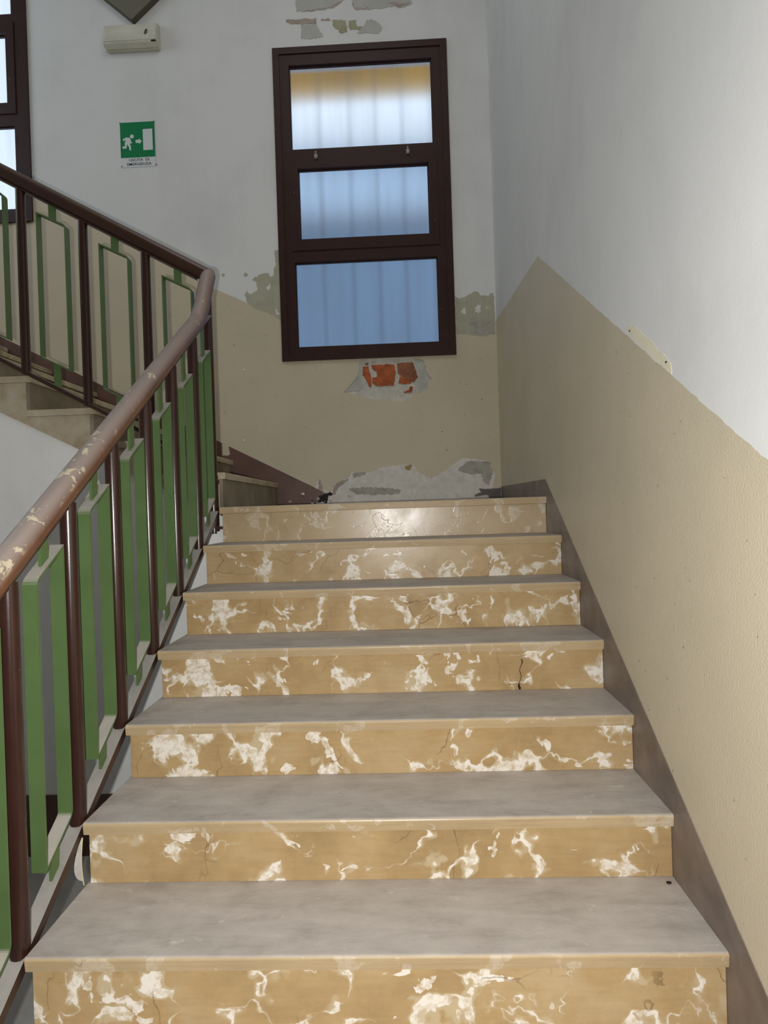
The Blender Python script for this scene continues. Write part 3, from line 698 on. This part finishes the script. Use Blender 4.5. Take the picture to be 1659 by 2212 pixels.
symbol('door_symbol', [(925, 480), (1165, 465), (1190, 992), (950, 1003)])
symbol('arrow', [(748, 748), (830, 742), (832, 712), (905, 775), (848, 856), (838, 818), (757, 825)])
fig = [(420, 738), (500, 688), (600, 690), (630, 740), (632, 790), (660, 800), (655, 832), (612, 838), (600, 838), (632, 895), (640, 1000), (600, 1010), (585, 920), (530, 855), (528, 950), (510, 962), (430, 962), (418, 915), (478, 905), (478, 820), (510, 745), (445, 775)]
bm = MB(); plate(bm, 'y', [sgn(p) for p in fig], [], YE-.0044, YE-.0034)
plate(bm, 'y', [sgn((655+48*math.cos(a), 660+48*math.sin(a))) for a in (k*math.pi/8 for k in range(16))], [], YE-.0044, YE-.0034)
add(mesh('running_figure', bm, M_SWHITE), sg, sb)
def text(s, cx, cz, size, width):
    cu = bpy.data.curves.new('lettering', 'FONT'); cu.body = s; cu.size = size; cu.align_x = 'CENTER'; cu.align_y = 'CENTER'; cu.extrude = .0004; cu.offset = .0001
    to = bpy.data.objects.new('lettering_tmp', cu); COL.objects.link(to)
    dg = bpy.context.evaluated_depsgraph_get(); me = bpy.data.meshes.new_from_object(to.evaluated_get(dg))
    bpy.data.objects.remove(to); bpy.data.curves.remove(cu)
    xs = [v.co.x for v in me.vertices]; k = width/(max(xs)-min(xs))
    me.transform(Matrix.Scale(k, 4, (1, 0, 0)))
    me.transform(Matrix.Rotation(math.pi/2, 4, 'X'))
    me.materials.clear(); me.materials.append(M_SINK)
    o = bpy.data.objects.new('lettering', me); COL.objects.link(o); o.parent = sg; o.location = Vector((cx, YE-.0034, cz))-sb
text('USCITA  DI', -.918, 3.594, .027, .146)
text('EMERGENZA', -.920, 3.563, .027, .178)
for x, z in ((sx0+.001, sz1-.002), (sx1-.001, sz1-.001), (sx0+.003, sz0+.008), (sx1+.004, sz0+.012)):
    bm = MB(); tube(bm, [(x, YE-.006, z), (x, YE-.0002, z)], .0035, 8); add(mesh('pin', bm, M_GRIME), sg, sb)

# two pale wall plugs left of the window
for z, x, lab in ((2.049, -.209, 'small white wall plug beside the lower corner of the brown window'), (1.544, -.226, 'small white wall plug just above the brown skirting by the newel post')):
    bm = MB(); tube(bm, [(x, YE-.003, z), (x, YE-.0002, z)], .008, 10); plug = mesh('wall_plug', bm, M_SWHITE); tag(plug, lab, 'plug', 'wall plugs')

# ---------------------------------------------------------------- small litter
fe = empty('feather', (-.004, .274, .001)); fb = Vector((-.004, .274, .001)); tag(fe, 'white feather stuck upright between the railing and the steps', 'feather')
sp = [(-.004, .274-.010*math.sin(t*math.pi), .001+.132*t) for t in (k/10 for k in range(11))]
bm = MB(); tube(bm, [(x-.001, y, z) for x, y, z in sp], .0012, 6); add(mesh('quill', bm, M_QUILL), fe, fb)
bm = MB(); L1 = []; L2 = []
for k, (x, y, z) in enumerate(sp):
    t = k/10; w = .026*math.sin(math.pi*min(1, max(0, (t-.1)/.9)))**.8 if t > .1 else .0005
    L1.append(bm.verts.new((x-.0005, y, z))); L2.append(bm.verts.new((x-.0035-w*.15, y-w, z-w*.25)))
for i in range(10): bm.faces.new((L1[i], L1[i+1], L2[i+1], L2[i]))
geo = bmesh.ops.solidify(bm, geom=bm.faces[:], thickness=.0006)
add(mesh('barbs', bm, M_FEATH), fe, fb)
yr = 3*D+OV
bm = MB(); pts = [(1.3135+.004*math.sin(k*1.3)-.001*k, yr-.002, .462-.0108*k) for k in range(11)]
tube(bm, pts, [.0012, .0022, .0013, .001, .001, .0012, .001, .0009, .0012, .004, .0045], 7)
tag(mesh('dry_thread', bm, M_BLACK), 'thin black thread hanging on the face of a tan step riser', 'thread')
bm = MB(); bmesh.ops.create_icosphere(bm, subdivisions=2, radius=.006); bmesh.ops.scale(bm, vec=(1.2, .8, .55), verts=bm.verts[:]); bmesh.ops.translate(bm, vec=(1.578, .252, .0033), verts=bm.verts[:])
tag(mesh('dead_insect', bm, M_BLACK), 'tiny dark speck lying on a step beside the right wall', 'insect')
